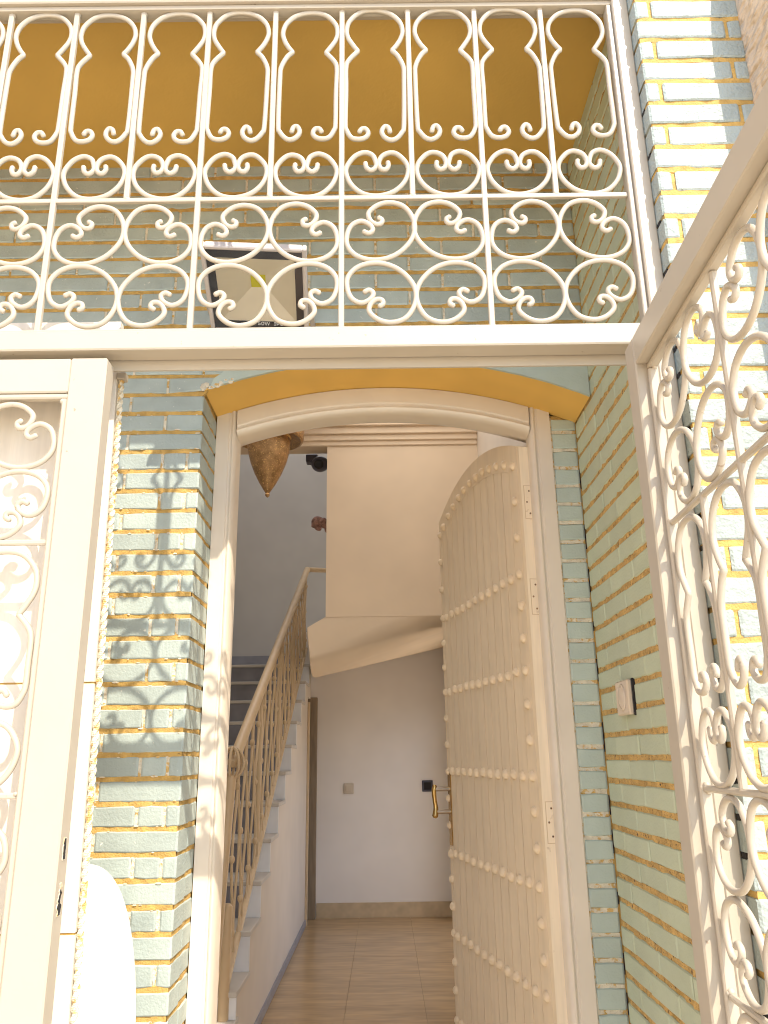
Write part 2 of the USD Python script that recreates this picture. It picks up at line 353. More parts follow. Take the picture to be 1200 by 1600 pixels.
# neighbour's stucco wall whose rounded nose throws the curved shade on the pillar
nb = Thing('stucco_wall', 'tan stucco wall with combed wavy relief at the upper right corner', 'wall', (.9, 1.2, -ZC))
prof = [(1.479, 3.0), (1.479, -1.35), (1.33, -1.35)]
for t in np.linspace(0, math.pi/2, 20): prof.append((1.475-.145*math.cos(t), 1.69+.26*math.sin(t)))
prof += [(1.474, 3.0)]
nbw = trimesh.Trimesh(*extrude_yz(Polygon(prof).buffer(0), .866, 1.6), process=True)
nb.add('wall_face', nbw, 'stucco')

# porch ceiling and the storey above it
pc = Thing('porch_ceiling', 'smooth ochre plaster ceiling of the porch above the white grille', 'ceiling', (0, 1.9, 1.885))
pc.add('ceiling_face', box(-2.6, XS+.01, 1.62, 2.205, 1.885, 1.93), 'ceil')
pc.add('edge_beam', box(-2.6, .64, 1.512, 1.612, 1.835, 1.93, .004), 'beam')
up = Thing('house_upper_storey', 'plain plaster wall of the storey above the porch', 'house', (0, 1.5, 1.94))
up.add('wall', box(-2.8, .63, 1.50, 1.62, 1.94, 4.6), 'roof')
lw = Thing('porch_left_wall', 'plastered side wall at the far left of the porch', 'wall', (-2.6, 1.9, -ZC))
lw.add('wall', box(-2.75, -2.6, 1.5, 2.7, -ZC, 1.94), 'roof')

yw = Thing('yard_wall', 'tan stucco yard wall to the left of the gate', 'wall', (-3.5, -3, -ZC))
yw.add('wall', box(-3.7, -3.4, -9, 1.45, -ZC, 2.6), 'stucco')
struct('ground', box(-60, 60, -60, 2.45, -ZC-.3, -ZC), 'ground')

# ------------------------------------------------------------------ wrought iron
HEART = [(-27,16),(-24,2),(-13,-5),(-2,6),(-4,23),(-11,38),(-30,45),(-53,33),(-70,5),(-70,-19),(-57,-47),(-32,-69),(1,-75),(35,-65),(60,-41),(71,-12),(67,14),(49,37),(31,43),(12,34),(4,15),(8,0),(19,-4),(26,6),(25,17)]
RING = [(-33,-5),(-22,-10),(-13,-2),(-19,12),(-39,22),(-60,11),(-70,-14),(-69,-42),(-51,-66),(-21,-78),(14,-76),(47,-59),(72,-29),(81,2),(75,34),(56,61),(26,71),(-2,64),(-22,44),(-19,25),(-7,14),(5,15),(8,25),(0,31)]
KEY = [(-39,-192),(-33,-183),(-23,-183),(-17,-195),(-24,-207),(-40,-212),(-58,-207),(-70,-186),(-73,-168),(-73,-70),(-74,-4),(-67,20),(-45,47),None,(-45,47),(-57,65),(-70,88),(-74,112),(-67,140),(-41,167),(-3,174),(35,164),(60,139),(68,110),(63,86),(53,66),(41,49),None,(41,49),(55,34),(69,2),(71,-33),(70,-170),(65,-192),(51,-210),(36,-214),(21,-204),(16,-189),(23,-176),(32,-179),(36,-192)]
ROD = .0059
def wob(): return rng.uniform(-.0016, .0016)
def rod(th, name, pts, P, r=ROD):
    th.add(name, fix(*tube(np.array([P(*p) for p in pts]), r, 10)), 'white', smooth=45)
def scroll(th, name, tpl, cu, cz, P, sx=1, sz=1, squash=0.0):
    ox, oz, a = wob(), wob(), rng.uniform(-.03, .03); s = 1+rng.uniform(-.015, .015); parts = []; cur = []
    for p in tpl+[None]:
        if p is None:
            parts.append(cur); cur = []; continue
        x, z = p[0]*.001*sx, p[1]*.001*sz
        if squash and z < -.05: z += squash*min(1, (-.05-z)/.1)
        cur.append((x, z))
    ms = []
    for c in parts:
        q = spline(c, 5); q = q*s; q = np.c_[q[:, 0]*math.cos(a)-q[:, 1]*math.sin(a)*.6, q[:, 0]*math.sin(a)*.6+q[:, 1]*math.cos(a)]
        ms.append(fix(*tube(np.array([P(cu+ox+u, cz+oz+z) for u, z in q]), ROD, 9)))
    th.add(name, join(*ms) if len(ms) > 1 else ms[0], 'white', smooth=50)
def blob(th, P, u, z):
    th.add('weld', fix(*ball(P(u, z), .0085, 1, (1, .8, 1))), 'white', smooth=True)

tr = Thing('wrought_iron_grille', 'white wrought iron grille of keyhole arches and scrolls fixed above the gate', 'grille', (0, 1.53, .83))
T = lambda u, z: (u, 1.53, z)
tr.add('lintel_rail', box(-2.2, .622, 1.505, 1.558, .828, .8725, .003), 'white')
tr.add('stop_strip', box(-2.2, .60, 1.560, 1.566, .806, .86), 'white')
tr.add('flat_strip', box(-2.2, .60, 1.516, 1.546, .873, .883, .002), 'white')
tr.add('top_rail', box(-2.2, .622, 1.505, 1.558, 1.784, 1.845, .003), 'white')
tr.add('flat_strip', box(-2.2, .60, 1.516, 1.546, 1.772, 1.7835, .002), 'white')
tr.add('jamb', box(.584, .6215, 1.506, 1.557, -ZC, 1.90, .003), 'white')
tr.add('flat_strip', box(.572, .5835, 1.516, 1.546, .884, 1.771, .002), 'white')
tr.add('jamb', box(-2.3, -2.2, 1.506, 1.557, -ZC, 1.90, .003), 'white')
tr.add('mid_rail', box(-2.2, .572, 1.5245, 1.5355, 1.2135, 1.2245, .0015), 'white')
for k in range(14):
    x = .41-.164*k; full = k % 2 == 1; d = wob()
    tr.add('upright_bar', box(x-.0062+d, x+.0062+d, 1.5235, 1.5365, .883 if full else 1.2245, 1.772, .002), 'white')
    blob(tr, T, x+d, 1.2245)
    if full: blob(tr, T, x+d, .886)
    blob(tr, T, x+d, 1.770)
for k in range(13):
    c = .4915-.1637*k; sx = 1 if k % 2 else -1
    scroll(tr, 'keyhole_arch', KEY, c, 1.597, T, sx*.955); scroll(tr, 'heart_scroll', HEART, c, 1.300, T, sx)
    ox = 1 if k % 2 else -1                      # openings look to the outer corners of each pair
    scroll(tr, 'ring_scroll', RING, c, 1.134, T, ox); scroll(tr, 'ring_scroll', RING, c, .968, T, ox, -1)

def leaf(th, P, B, w_in, ncol, ztop, zbot, open_first, rail_h=.078):
    """P(u,z) a point of the scroll plane; B(u0,u1,z0,z1,d0,d1) a box, d counted from the outer face"""
    W = 2*w_in+ncol*.163+.024
    th.add('stile', B(0, w_in, zbot, ztop, 0, .046), 'white'); th.add('stile', B(W-w_in, W, zbot, ztop, 0, .046), 'white')
    th.add('top_rail', B(w_in+.0003, W-w_in-.0003, ztop-rail_h, ztop-.0004, 0.0004, .0455), 'white'); th.add('bottom_rail', B(w_in+.0003, W-w_in-.0003, zbot, zbot+.30, .0004, .0455), 'white')
    zi, zl = ztop-rail_h, zbot+.30
    th.add('flat_strip', B(w_in+.0003, w_in+.0118, zl+.012, zi-.012, .004, .024), 'white'); th.add('flat_strip', B(W-w_in-.0118, W-w_in-.0003, zl+.012, zi-.012, .004, .024), 'white')
    th.add('flat_strip', B(w_in+.0003, W-w_in-.0003, zi-.0118, zi-.0003, .004, .024), 'white'); th.add('flat_strip', B(w_in+.0003, W-w_in-.0003, zl+.0003, zl+.0118, .004, .024), 'white')
    u0, u1 = w_in+.012, W-w_in-.012
    bars = [.41, -.06, -.372, -.842]
    for zb_ in bars:
        if zb_ < zl+.05: continue
        th.add('cross_bar', B(u0, u1, zb_-.0055, zb_+.0055, .0085, .0195), 'white')
    for k in range(1, ncol):
        u = u0+k*.163
        spans = [(zl+.012, zi-.012)] if k % 2 == 0 else [(-.06, .41), (zl+.012, -.372)]
        for a, b in spans:
            if b > a: th.add('upright_bar', B(u-.006, u+.006, a, b, .008, .020), 'white')
    for uu, zz in [(q, w_) for q in (u0-.003, u1+.003) for w_ in (.41, -.06, -.372)]+[(u0-.004, zi-.010), (u1+.004, zi-.010)]:
        p = np.array(P(uu, zz)); ms = [fix(*ball(p+np.array([rng.uniform(-.006, .006), rng.uniform(-.006, .006), rng.uniform(-.009, .009)]), rng.uniform(.003, .0065), 1)) for _ in range(6)]
        th.add('weld', join(*ms), 'white', smooth=True)
    for k in range(ncol):
        c = u0+.0815+k*.163; sgn = 1 if (k % 2 == 0) == open_first else -1
        for top, bot in ((zi-.012, .41), (-.06, -.372)):
            scroll(th, 'ring_scroll', RING, c, top-.0755, P, sgn, .935); scroll(th, 'ring_scroll', RING, c, bot+.0765, P, sgn, -.935)
        for top in (.41, -.372):
            if top-.47 < zl: 
                continue
            scroll(th, 'keyhole_arch', KEY, c, top-.188, P, sgn, 1, .085); scroll(th, 'heart_scroll', HEART, c, top-.388, P, sgn)

gl = Thing('gate_leaf', 'closed white iron gate leaf with scrollwork at the left edge, lock slots in its stile', 'gate', (-.57, 1.5, -ZC))
XL = -.570
leaf(gl, lambda u, z: (XL-u, 1.514, z), lambda u0, u1, z0, z1, d0, d1: box(XL-u1, XL-u0, 1.5+d0, 1.5+d1, z0, z1, .003), .076, 6, .806, -1.28, True)
for zc_, h_, jag in ((-.15, .034, .0012), (-.232, .050, .005)):     # torn lock openings in the edge of the stile
    pts = []; nn = 14
    for i in range(nn): pts.append((1.524-.0045+rng.uniform(-jag, jag), zc_-h_/2+h_*i/(nn-1)))
    for i in range(nn): pts.append((1.524+.0045+rng.uniform(-jag, jag), zc_+h_/2-h_*i/(nn-1)))
    gl.add('lock_slot', extrude_yz(biggest(Polygon(pts).buffer(.0022)), XL-.004, XL+.0007), 'plaster')
    gl.add('lock_slot', extrude_yz(biggest(Polygon(pts).buffer(0)), XL-.004, XL+.0013), 'dark')
gr = Thing('gate_leaf', 'white iron gate leaf swung open towards the viewer on the right', 'gate', (.517, 1.5, -ZC))
XO = .561
def lean(vf_): v = np.array(vf_[0]); v[:, 0] -= .036*(1.5-v[:, 1]); return v, vf_[1]
leaf(gr, lambda u, z: (XO-.014-.036*u, 1.5-u, z), lambda u0, u1, z0, z1, d0, d1: lean(box(XO-d1, XO-d0, 1.5-u1, 1.5-u0, z0, z1, .003)), .060, 6, .806, -1.28, True, .062)
for zz in (.62, -.2, -1.0):
    gr.add('hinge', fix(*tube([(XO+.008, 1.500, zz-.05), (XO+.008, 1.500, zz+.05)], .010, 12)), 'white', smooth=45)

# white wall screen behind the left leaf, with a twisted bar along its edge
ps = Thing('white_screen', 'sunlit white sheet screen standing behind the closed gate leaf', 'screen', (-1.1, 1.6, -ZC))
edge = lambda z: -.5625-.0225*(z+.443)/1.4
seams = [-ZC, -.748, -.301, .146, .952]
for a, b in zip(seams[:-1], seams[1:]):
    ps.add('panel', extrude_xz(Polygon([(-1.75, a+.002), (edge(a), a+.002), (edge(b), b-.002), (-1.75, b-.002)]), 1.6+rng.uniform(0, .0008), 1.622), 'panel')
    if b < .9: ps.add('joint', box(-1.75, edge(b)-.001, 1.6025, 1.62, b-.003, b+.003), 'ochre')
tb = Thing('twisted_bar', 'twisted square iron bar with white paint beside the brick pillar', 'bar', (-.55, 1.605, -ZC))
V, F = [], []; zs = np.arange(-ZC, .805, .0042)
for i, z in enumerate(zs):
    a = (z+ZC)/.0168*math.pi/2; cx = edge(z)+.0085
    for k in range(4):
        t = a+k*math.pi/2; V.append((cx+.0068*math.cos(t), 1.607+.0068*math.sin(t), z))
    if i:
        for k in range(4):
            p, q = (i-1)*4+k, (i-1)*4+(k+1) % 4; F += [(p, q, q+4), (p, q+4, p+4)]
F += [(len(V)-4, len(V)-3, len(V)-2), (len(V)-4, len(V)-2, len(V)-1)]
tb.add('bar', fix(np.array(V), np.array(F)), 'plaster')
tb.add('cap', box(edge(.81)-.001, edge(.81)+.02, 1.596, 1.618, .805, .822, .002), 'white')

ov = Thing('rounded_cover', 'glaring white rounded plastic cover leaning low against the brick pillar', 'cover', (-.80, 2.12, -ZC))
sil = []
for t in np.linspace(0, 2*math.pi, 90, endpoint=False):
    c, s_ = math.cos(t), math.sin(t); sil.append((.157*np.sign(c)*abs(c)**.80, .43*np.sign(s_)*abs(s_)**.92))
V, F = [], []; steps = [(.0, 1.0), (.012, 1.0), (.022, .975), (.029, .93), (.033, .86), (.036, .7), (.038, .4)]
for d, s_ in steps:
    for x, z in sil: V.append((-.745+x*(1-(1-s_)*1.0), 2.15-d-.02, -.675+z*(1-(1-s_)*.5)))
nS = len(sil)
for i in range(len(steps)-1):
    for k in range(nS):
        p, q = i*nS+k, i*nS+(k+1) % nS; F += [(p, q, q+nS), (p, q+nS, p+nS)]
V.append((-.745, 2.15-.059, -.675)); c = len(V)-1
for k in range(nS): F.append(((len(steps)-1)*nS+k, (len(steps)-1)*nS+(k+1) % nS, c))
ov.add('shell', fix(np.array(V), np.array(F)), 'oval', smooth=40)
ov.add('scuff', fix(*ball((-.640, 2.108, -.515), .034, 2, (1, .12, .35))), 'skirt_grey', smooth=True)
ov.add('screw', fix(*ball((-.735, 2.094, -.36), .006, 1, (1, .5, 1))), 'rust', smooth=True)

# ------------------------------------------------------------------ door frame and door
fr = Thing('door_frame', 'beige moulded timber door frame with a curved head', 'door frame', (0, YD, -1.2))
PROF = [(0, YD-.006), (.040, YD-.006), (.043, YD-.001), (.048, YD-.001), (.050, YD-.006), (.054, YD-.008), (.059, YD-.004), (.063, YD+.008), (.066, YD+.025), (.066, YD+.075), (.0, YD+.075)]
def sweep(path, normals, scale, name):
    V, F = [], []; n = len(PROF)
    for (x, z), (nx, nz) in zip(path, normals):
        for t, y in PROF: V.append((x+nx*t*scale, y, z+nz*t*scale))
    for i in range(len(path)-1):
        for k in range(n):
            p, q = i*n+k, i*n+(k+1) % n; F += [(p, q, q+n), (p, q+n, p+n)]
    m = trimesh.Trimesh(np.array(V), np.array(F), process=False)
    cap = trimesh.creation.triangulate_polygon(Polygon(PROF), engine='earcut')[1]
    F = np.vstack([F, cap, cap[:, ::-1]+(len(path)-1)*n])
    fr.add(name, fix(np.array(V), F), 'frame', smooth=35)
sweep([(XP+.001, -1.25), (XP+.001, arch(XP+.07)+.002)], [(1, 0), (1, 0)], 1.0, 'jamb')
sweep([(.552, -1.25), (.552, arch(.552-.07)+.002)], [(-1, 0), (-1, 0)], 1.0, 'jamb')
xs = np.linspace(XP+.0665, .552-.0665, 48); pa = []; nn_ = []
for x in xs:
    dx = (x-AX)/RA; pa.append((x, arch(x)-.003)); nn_.append((-dx*0, -1))
sweep(pa, nn_, 1.30, 'curved_head')

ang = math.radians(12.2); HX, HY, DW, DT = .4500, 2.452, .925, .052
cs, sn = math.cos(ang), math.sin(ang)
# door axes: s from the hinge to the free edge, n out of the studded face
def D(s, n_, z): return (HX - s*sn - n_*cs, HY + s*cs - n_*sn, z)
def dtop(s): return 1.078-(1.06-math.sqrt(1.06**2-(s-DW/2)**2))
dr = Thing('door', 'open arched plank door with rows of round studs and a brass pull handle', 'door', (HX, HY, -1.2))
def dpoly(s0, s1, inset, n0, n1, nseg=6):
    ss = np.linspace(s0, s1, nseg); poly = [(s, dtop(s)-inset) for s in ss]+[(s1, -1.22), (s0, -1.22)]
    m = trimesh.creation.extrude_polygon(Polygon(poly), n1-n0, engine='earcut'); v = m.vertices
    return fix(np.array([D(a, n0+c, b) for a, b, c in v]), m.faces)
dr.add('door_slab', dpoly(0, DW, 0, -DT, -.006, 30), 'door_edge')
gv_, gf_ = box(-.0006, .0002, -.0433, -.0137, 0, .1142)
for zz in (.78, .47, -.19, -.85): dr.add('hinge_recess', fix(np.array([D(a, b, zz-.0571+c) for a, b, c in gv_]), gf_), 'rail')
dr.add('border', dpoly(0.0003, .072, .0005, -.0062, .0035, 6), 'door'); dr.add('border', dpoly(DW-.04, DW-.0003, .0005, -.0062, .0035, 6), 'door')
ss = np.linspace(.0725, DW-.0405, 30); hb = [(s, dtop(s)-.001) for s in ss]+[(s, dtop(s)-.098) for s in ss[::-1]]
m = trimesh.creation.extrude_polygon(Polygon(hb), .0095, engine='earcut')
dr.add('border', fix(np.array([D(a, -.006+c, b) for a, b, c in m.vertices]), m.faces), 'door')
npl = 11; pw = (DW-.113)/npl
for i in range(npl):
    a = .0728+i*pw
    dr.add('plank', dpoly(a+.0028, a+pw-.0028, .0985, -.0062, .0030+rng.uniform(-.0004, .0006), 4), 'door')
stud = trimesh.creation.icosphere(2, .0148); sv = stud.vertices[:]; 
def add_stud(s, z):
    s += rng.uniform(-.0018, .0018); z += rng.uniform(-.0022, .0022); v = sv*np.array([1, 1, 1.05])*rng.uniform(.93, 1.07); keep = np.array([D(s+p[0], .003+max(p[1], -.002), z+p[2]) for p in v]); dr.add('stud', fix(keep, stud.faces), 'door', smooth=True)
def rz(y_l, y_r): return None
sts = [.034]+[.0728+pw*(i+.5) for i in range(npl)]+[DW-.022]
for s in sts: add_stud(s, dtop(s)-.072)
rows = [.547, .246, -.061, -.362, -.642, -.93]
for z in rows:
    for s in sts: add_stud(s, z+rng.uniform(-.002, .002))
zs = [dtop(.034)-.072]+rows
for za, zb_ in zip(zs[:-1], zs[1:]):
    for t in (1/3, 2/3):
        add_stud(.034, za+(zb_-za)*t); add_stud(DW-.022, za+(zb_-za)*t)
for zz in (.78, .47, -.19, -.85):                # hinge leaves let into the edge
    hv, hf = box(-.0010, .0009, -.041, -.016, zz-.055, zz+.055)
    h = dr.add('hinge', (np.array([D(a, b, c) for a, b, c in hv]), hf[:, ::-1]), 'door_edge')
    for q in (-.038, 0, .038):
        dr.add('screw', fix(np.array([D(-.001+p[0]*.3, -.0285+p[1]+(.006 if q == 0 else -.003), zz+q+p[2]) for p in trimesh.creation.icosphere(1, .0032).vertices]), trimesh.creation.icosphere(1, 1).faces), 'rust', parent=h)
sH = DW-.030
pv, pf = box(sH-.019, sH+.019, .0036, .0075, -.335, -.055, .0015)
dr.add('escutcheon', fix(np.array([D(a, b, c) for a, b, c in pv]), pf), 'brass')
gp = spline([(sH, .066, -.116), (sH, .070, -.135), (sH+.002, .068, -.165), (sH+.003, .064, -.195), (sH, .066, -.218), (sH-.001, .069, -.228)], 6)
rr = np.interp(np.linspace(0, 1, len(gp)), [0, .2, .5, .8, 1], [.009, .0095, .0085, .011, .012])
gi = dr.add('pull_handle', fix(*tube([D(*p) for p in gp], rr, 14)), 'brass', smooth=50)
for zz in (-.128, -.212):
    dr.add('handle_post', fix(*tube([D(sH, .0075, zz), D(sH, .066, zz)], .0085, 12)), 'steel', parent=gi, smooth=45)

# ------------------------------------------------------------------ floodlight over the door
fl = Thing('floodlight', 'grey square floodlight with clear glass front fixed above the arched door', 'floodlight', (-.34, 1.97, 1.26))
A = np.array([-.335, 1.832, 1.310]); Bq = np.array([-.352, 2.100, 1.206])
ez = (A-Bq); Lh = np.linalg.norm(ez); ez /= Lh; ex = np.array([1, 0, 0.]); ex = ex-ez*(ex@ez); ex /= np.linalg.norm(ex); en = np.cross(ex, ez); en = -en if en[2] > 0 else en
C0 = (A+Bq)/2; hw, hh = .143, Lh/2
def FL(x, y, n_): return tuple(C0+ex*x+ez*y+en*n_)
def flbox(x0, x1, y0, y1, n0, n1, ch=0):
    v, f = box(x0, x1, y0, y1, n0, n1, ch); return fix(np.array([FL(*p) for p in v]), f)
rimw = .012
fl.add('housing', join(flbox(-hw, -hw+rimw, -hh, hh, -.02, .005, .003), flbox(hw-rimw, hw, -hh, hh, -.02, .005, .003), flbox(-hw+rimw, hw-rimw, hh-rimw, hh, -.02, .005, .003), flbox(-hw+rimw, hw-rimw, -hh, -hh+rimw, -.02, .005, .003), flbox(-hw+.012, hw-.012, -hh+.02, hh-.035, -.062, -.052, .003)), 'grey')
bx, by = hw-rimw-.001, hh-rimw-.001; ix, iy = bx-.025, by-.029
def flpoly(poly, n0, n1):
    m = trimesh.creation.extrude_polygon(poly, n1-n0, engine='earcut'); return fix(np.array([FL(a, b, n0+c) for a, b, c in m.vertices]), m.faces)
ring = sbox(-bx, -by, bx, by).difference(sbox(-ix, -iy, ix, iy).buffer(.012).buffer(-.008))
fl.add('black_border', flpoly(ring, -.003, -.0008), 'black')
lx, ly = .021, .021
V = np.array([FL(-ix-.004, -iy-.004, -.004), FL(ix+.004, -iy-.004, -.004), FL(ix+.004, iy+.004, -.004), FL(-ix-.004, iy+.004, -.004), FL(-lx, -ly, -.05), FL(lx, -ly, -.05), FL(lx, ly, -.05), FL(-lx, ly, -.05)])
for q in ((0, 1, 5, 4), (1, 2, 6, 5), (2, 3, 7, 6), (3, 0, 4, 7)):
    v = V[list(q)]; f = np.array([(0, 1, 2), (0, 2, 3)]); nn_ = np.cross(v[1]-v[0], v[2]-v[0]); f = f if nn_@en > 0 else f[:, ::-1]
    fl.add('reflector', (v, f), 'reflector')
fl.add('led', flbox(-lx, lx, -ly, ly, -.055, -.049), 'led')
gv = np.array([FL(-bx, -by, .001), FL(bx, -by, .001), FL(bx, by, .001), FL(-bx, by, .001)]); gf = np.array([(0, 1, 2), (0, 2, 3)])
fl.add('glass', (gv, gf if np.cross(gv[1]-gv[0], gv[2]-gv[0])@en > 0 else gf[:, ::-1]), 'glass')
for txt, x in (('50W', -.006), ('IP65', .042)):
    t = meshkit.text_mesh(txt, .0118, .0006); v = np.array(t.vertices)
    fl.add('lettering', fix(np.array([FL(x+a, -by+.0150+b, .0016+c) for a, b, c in v]), t.faces), 'ink')
fl.add('bracket', join(box(-.50, -.487, 2.02, 2.205, 1.25, 1.262), box(-.207, -.194, 2.02, 2.205, 1.25, 1.262), box(-.50, -.194, 2.192, 2.2, 1.235, 1.262)), 'grey')

# doorbell on the side wall
db = Thing('doorbell', 'beige doorbell button with raised round push on the greenish side wall', 'doorbell', (XS, 2.12, .13))
bl = trimesh.creation.box(extents=(.017, .112, .086)); hv, hf = box(XS-.017, XS-.003, 2.070, 2.178, .092, .180, .004)
db.add('case', (hv, hf), 'switch')
V = [];  
for (r, d) in ((.030, .0175), (.029, .0205), (.0255, .0215), (.0245, .0195), (.020, .0225), (.0, .0235)):
    V.append((r, d))
m = trimesh.creation.revolve(np.array(V[::-1]), sections=36)
db.add('push_button', fix(np.array([(XS-p[2], 2.120+p[0], .137+p[1]*1.15) for p in m.vertices]), m.faces), 'switch', smooth=40)
db.add('back_gap', box(XS-.004, XS+.004, 2.066, 2.075, .09, .182), 'dark')

# ------------------------------------------------------------------ the hall behind the door
ZF = -1.23
dpts = [(-.50, -1.36), (-.50, arch(-.5)-.03)]+[(x, arch(x)-.03) for x in np.linspace(-.48, .50, 24)]+[(.52, arch(.52)-.03), (.52, -1.36)]
hole = Polygon(dpts)
hw_ = Thing('hall_wall', 'plastered inner face of the front wall round the door opening', 'wall', (0, 2.55, ZF))
hw_.add('plaster', extrude_xz(sbox(-2.6, -1.36, 2.0, 2.3).difference(hole), 2.452, 2.62), 'wall_in')
fw = Thing('hall_wall', 'pale lilac far wall of the hall with a white switch and a dark socket', 'wall', (0, 7.0, ZF))
fw.add('plaster', box(-.72, .62, 7.0, 7.15, -1.4, 1.05), 'wall_far')
fw.add('skirting', box(-.56, .60, 6.985, 6.9995, ZF, ZF+.112, .002), 'skirt')
rw = Thing('hall_wall', 'beige right wall of the hall behind the open door', 'wall', (.6, 4.5, ZF))
rw.add('plaster', box(.60, .75, 2.621, 4.60, -1.4, 2.3), 'wall_in'); rw.add('plaster', box(.60, .75, 6.70, 7.15, -1.4, 2.3), 'wall_in')
rw.add('plaster', box(.6005, .7495, 4.601, 6.699, .55, 2.3), 'wall_in')
pt = Thing('patio', 'sunlit walled patio opening off the right side of the hall', 'patio', (3, 5, ZF))
pt.add('floor', box(.61, 6, 2.63, 8.6, -1.36, ZF-.01), 'ground'); pt.add('wall', box(6, 6.2, 2.46, 8.8, -1.36, 1.6), 'wall_in')
pt.add('wall', box(.76, 5.999, 8.4, 8.6, -1.36, 2.2), 'wall_in'); pt.add('wall', box(2.001, 5.999, 2.46, 2.62, -1.36, 1.6), 'wall_in')
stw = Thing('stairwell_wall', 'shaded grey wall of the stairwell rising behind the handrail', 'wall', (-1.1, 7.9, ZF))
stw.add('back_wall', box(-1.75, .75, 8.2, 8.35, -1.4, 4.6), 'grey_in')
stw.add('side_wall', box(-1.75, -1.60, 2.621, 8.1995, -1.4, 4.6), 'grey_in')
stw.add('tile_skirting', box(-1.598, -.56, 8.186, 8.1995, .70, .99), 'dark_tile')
hc = Thing('hall_ceiling', 'smooth plaster ceiling of the hall above the copper lantern', 'ceiling', (-.4, 3.6, 2.1))
for bb in ((-1.75, .75, 2.621, 2.66), (-1.75, .75, 4.55, 4.72), (-1.75, -1.55, 2.6605, 4.5495), (.56, .75, 2.6605, 4.5495), (-.95, -.32, 3.95, 4.5495)): hc.add('plaster', box(*bb, 2.10, 2.25), 'wall_in')
sk = Thing('skylight', 'frosted glass roof light over the front of the hall', 'skylight', (-.5, 3.3, 2.3))
sk.add('pane', (np.array([(-1.6, 2.63, 2.27), (.60, 2.63, 2.27), (.60, 4.545, 2.27), (-1.6, 4.545, 2.27)]), np.array([(0, 1, 2), (0, 2, 3)])), 'frosted')
sk2 = Thing('skylight', 'frosted glass roof light above the stairwell', 'skylight', (-.9, 6.7, 4.6))
sk2.add('pane', (np.array([(-1.65, 5.0, 4.66), (.6, 5.0, 4.66), (.6, 8.1, 4.66), (-1.65, 8.1, 4.66)]), np.array([(0, 1, 2), (0, 2, 3)])), 'frosted')
# wall hanging below the second flight, with its stepped cornice
bk = Thing('hanging_wall', 'beige plastered wall hanging under the upper flight with a stepped cornice', 'wall', (.1, 4.6, 1.4))
def rbox(x0, x1, y0, y1, z0, z1, r=.012): return box(x0, x1, y0, y1, z0, z1, r)
bk.add('wall_face', extrude_xz(Polygon([(-.330, 2.12), (-.332, .775), (.62, .775), (.62, 2.12)]), 4.60, 4.74), 'block_in')
bk.add('beam', box(-1.62, -.3305, 4.604, 4.72, 1.838, 2.12), 'block_in')
for i, (d, za) in enumerate(((.012, 1.838), (.026, 1.868), (.044, 1.905), (.066, 1.95), (.09, 2.0))):
    bk.add('cornice_step', box(-1.60, .60, 4.60-d, 4.6035, za, 2.10, .004), 'block_in')
lo = [(-.438, 4.602, .615), (-.420, 4.602, .455), (.343, 4.602, .79), (.62, 4.602, .915), (.62, 4.602, .98), (-.435, 4.602, .98-.26)]
hi = [(-.58, 6.999, .655), (.511, 6.999, .897), (.62, 6.999, .92), (-.58, 6.999, 1.0), (.62, 6.999, 1.1), (-.33, 4.602, .778), (.62, 4.602, .778)]
rnd = []
for x, y, z in lo[:4]:
    for t in np.linspace(0, math.pi/2, 8): rnd.append((x, y+.22*(1-math.cos(t)), z+.10*(1-math.sin(t))))
h = trimesh.convex.convex_hull(np.array(rnd+hi)); bk.add('soffit', (np.array(h.vertices), h.faces), 'block_in', smooth=32)

fl_ = np.arange
flo = Thing('hall_floor', 'shiny beige tiled hall floor', 'floor', (0, 4.8, ZF), kind='structure')
flo.add('bed', box(-.63, .61, 2.46, 7.0, -1.36, ZF-.006), 'grout')
tw, tl = .405, .405
for i in range(3):
    for j in range(12):
        x0 = -.62+i*tw; y0 = 2.47+j*tl; x1, y1 = min(x0+tw, .60), min(y0+tl, 6.99)
        if x1-x0 > .05 and y1-y0 > .03: flo.add('tile', box(x0+.0005, x1-.0005, y0+.0005, y1-.0005, ZF-.008, ZF+rng.uniform(-.0003, .0003), .0008), 'tile')
struct('threshold', box(-.53, .55, 2.30, 2.47, -1.36, ZF+.004, .006), 'tread', 'pale stone threshold under the door')

# staircase
RISE = .166; NZ = [(-2, 3.42, -1.02)]+[(n, 4.0+.305*n, -.75+RISE*n) for n in range(-1, 9)]
NZ += [(9, 4.0+.305*9, -.75+RISE*9)]
st = Thing('staircase', 'staircase with dark risers, pale nosings and white stepped edge along the hall', 'staircase', (-1.1, 3.4, ZF))
poly = [(NZ[0][1]+.02, ZF-.1)]
zp = ZF-.1
for n, y, z in NZ: poly += [(y+.02, zp), (y+.02, z-.022)]; zp = z-.022
poly += [(8.19, zp), (8.19, zp-.25), (6.72, zp-.25), (6.72, ZF-.1)]
st.add('flight', extrude_yz(Polygon(poly).buffer(0), -1.598, -.625), 'wall_in')
zb_ = ZF
for n, y, z in NZ:
    st.add('riser', box(-1.597, -.716, y+.009, y+.0198, zb_+.0005, z-.0225), 'dark_tile')
    st.add('end_riser', box(-.715, -.620, y+.006, y+.0198, zb_+.0005, z-.0225, .001), 'marble', label='white marble riser end at the open edge of the stair')
    y1 = y+.335 if n < 9 else 8.18
    st.add('tread', box(-1.597, -.616, y-.004, y1 if n < 9 else y1, z-.0222, z, .003), 'tread')
    zb_ = z
st.add('skirting', box(-.6248, -.614, 3.45, 6.72, ZF, ZF+.045, .001), 'skirt_grey')
cd = Thing('cupboard_door', 'narrow brown wooden door edge under the stair at the far wall', 'door', (-.6, 6.97, ZF))
cd.add('leaf', box(-.655, -.565, 6.955, 6.9995, ZF, .485, .003), 'brown')
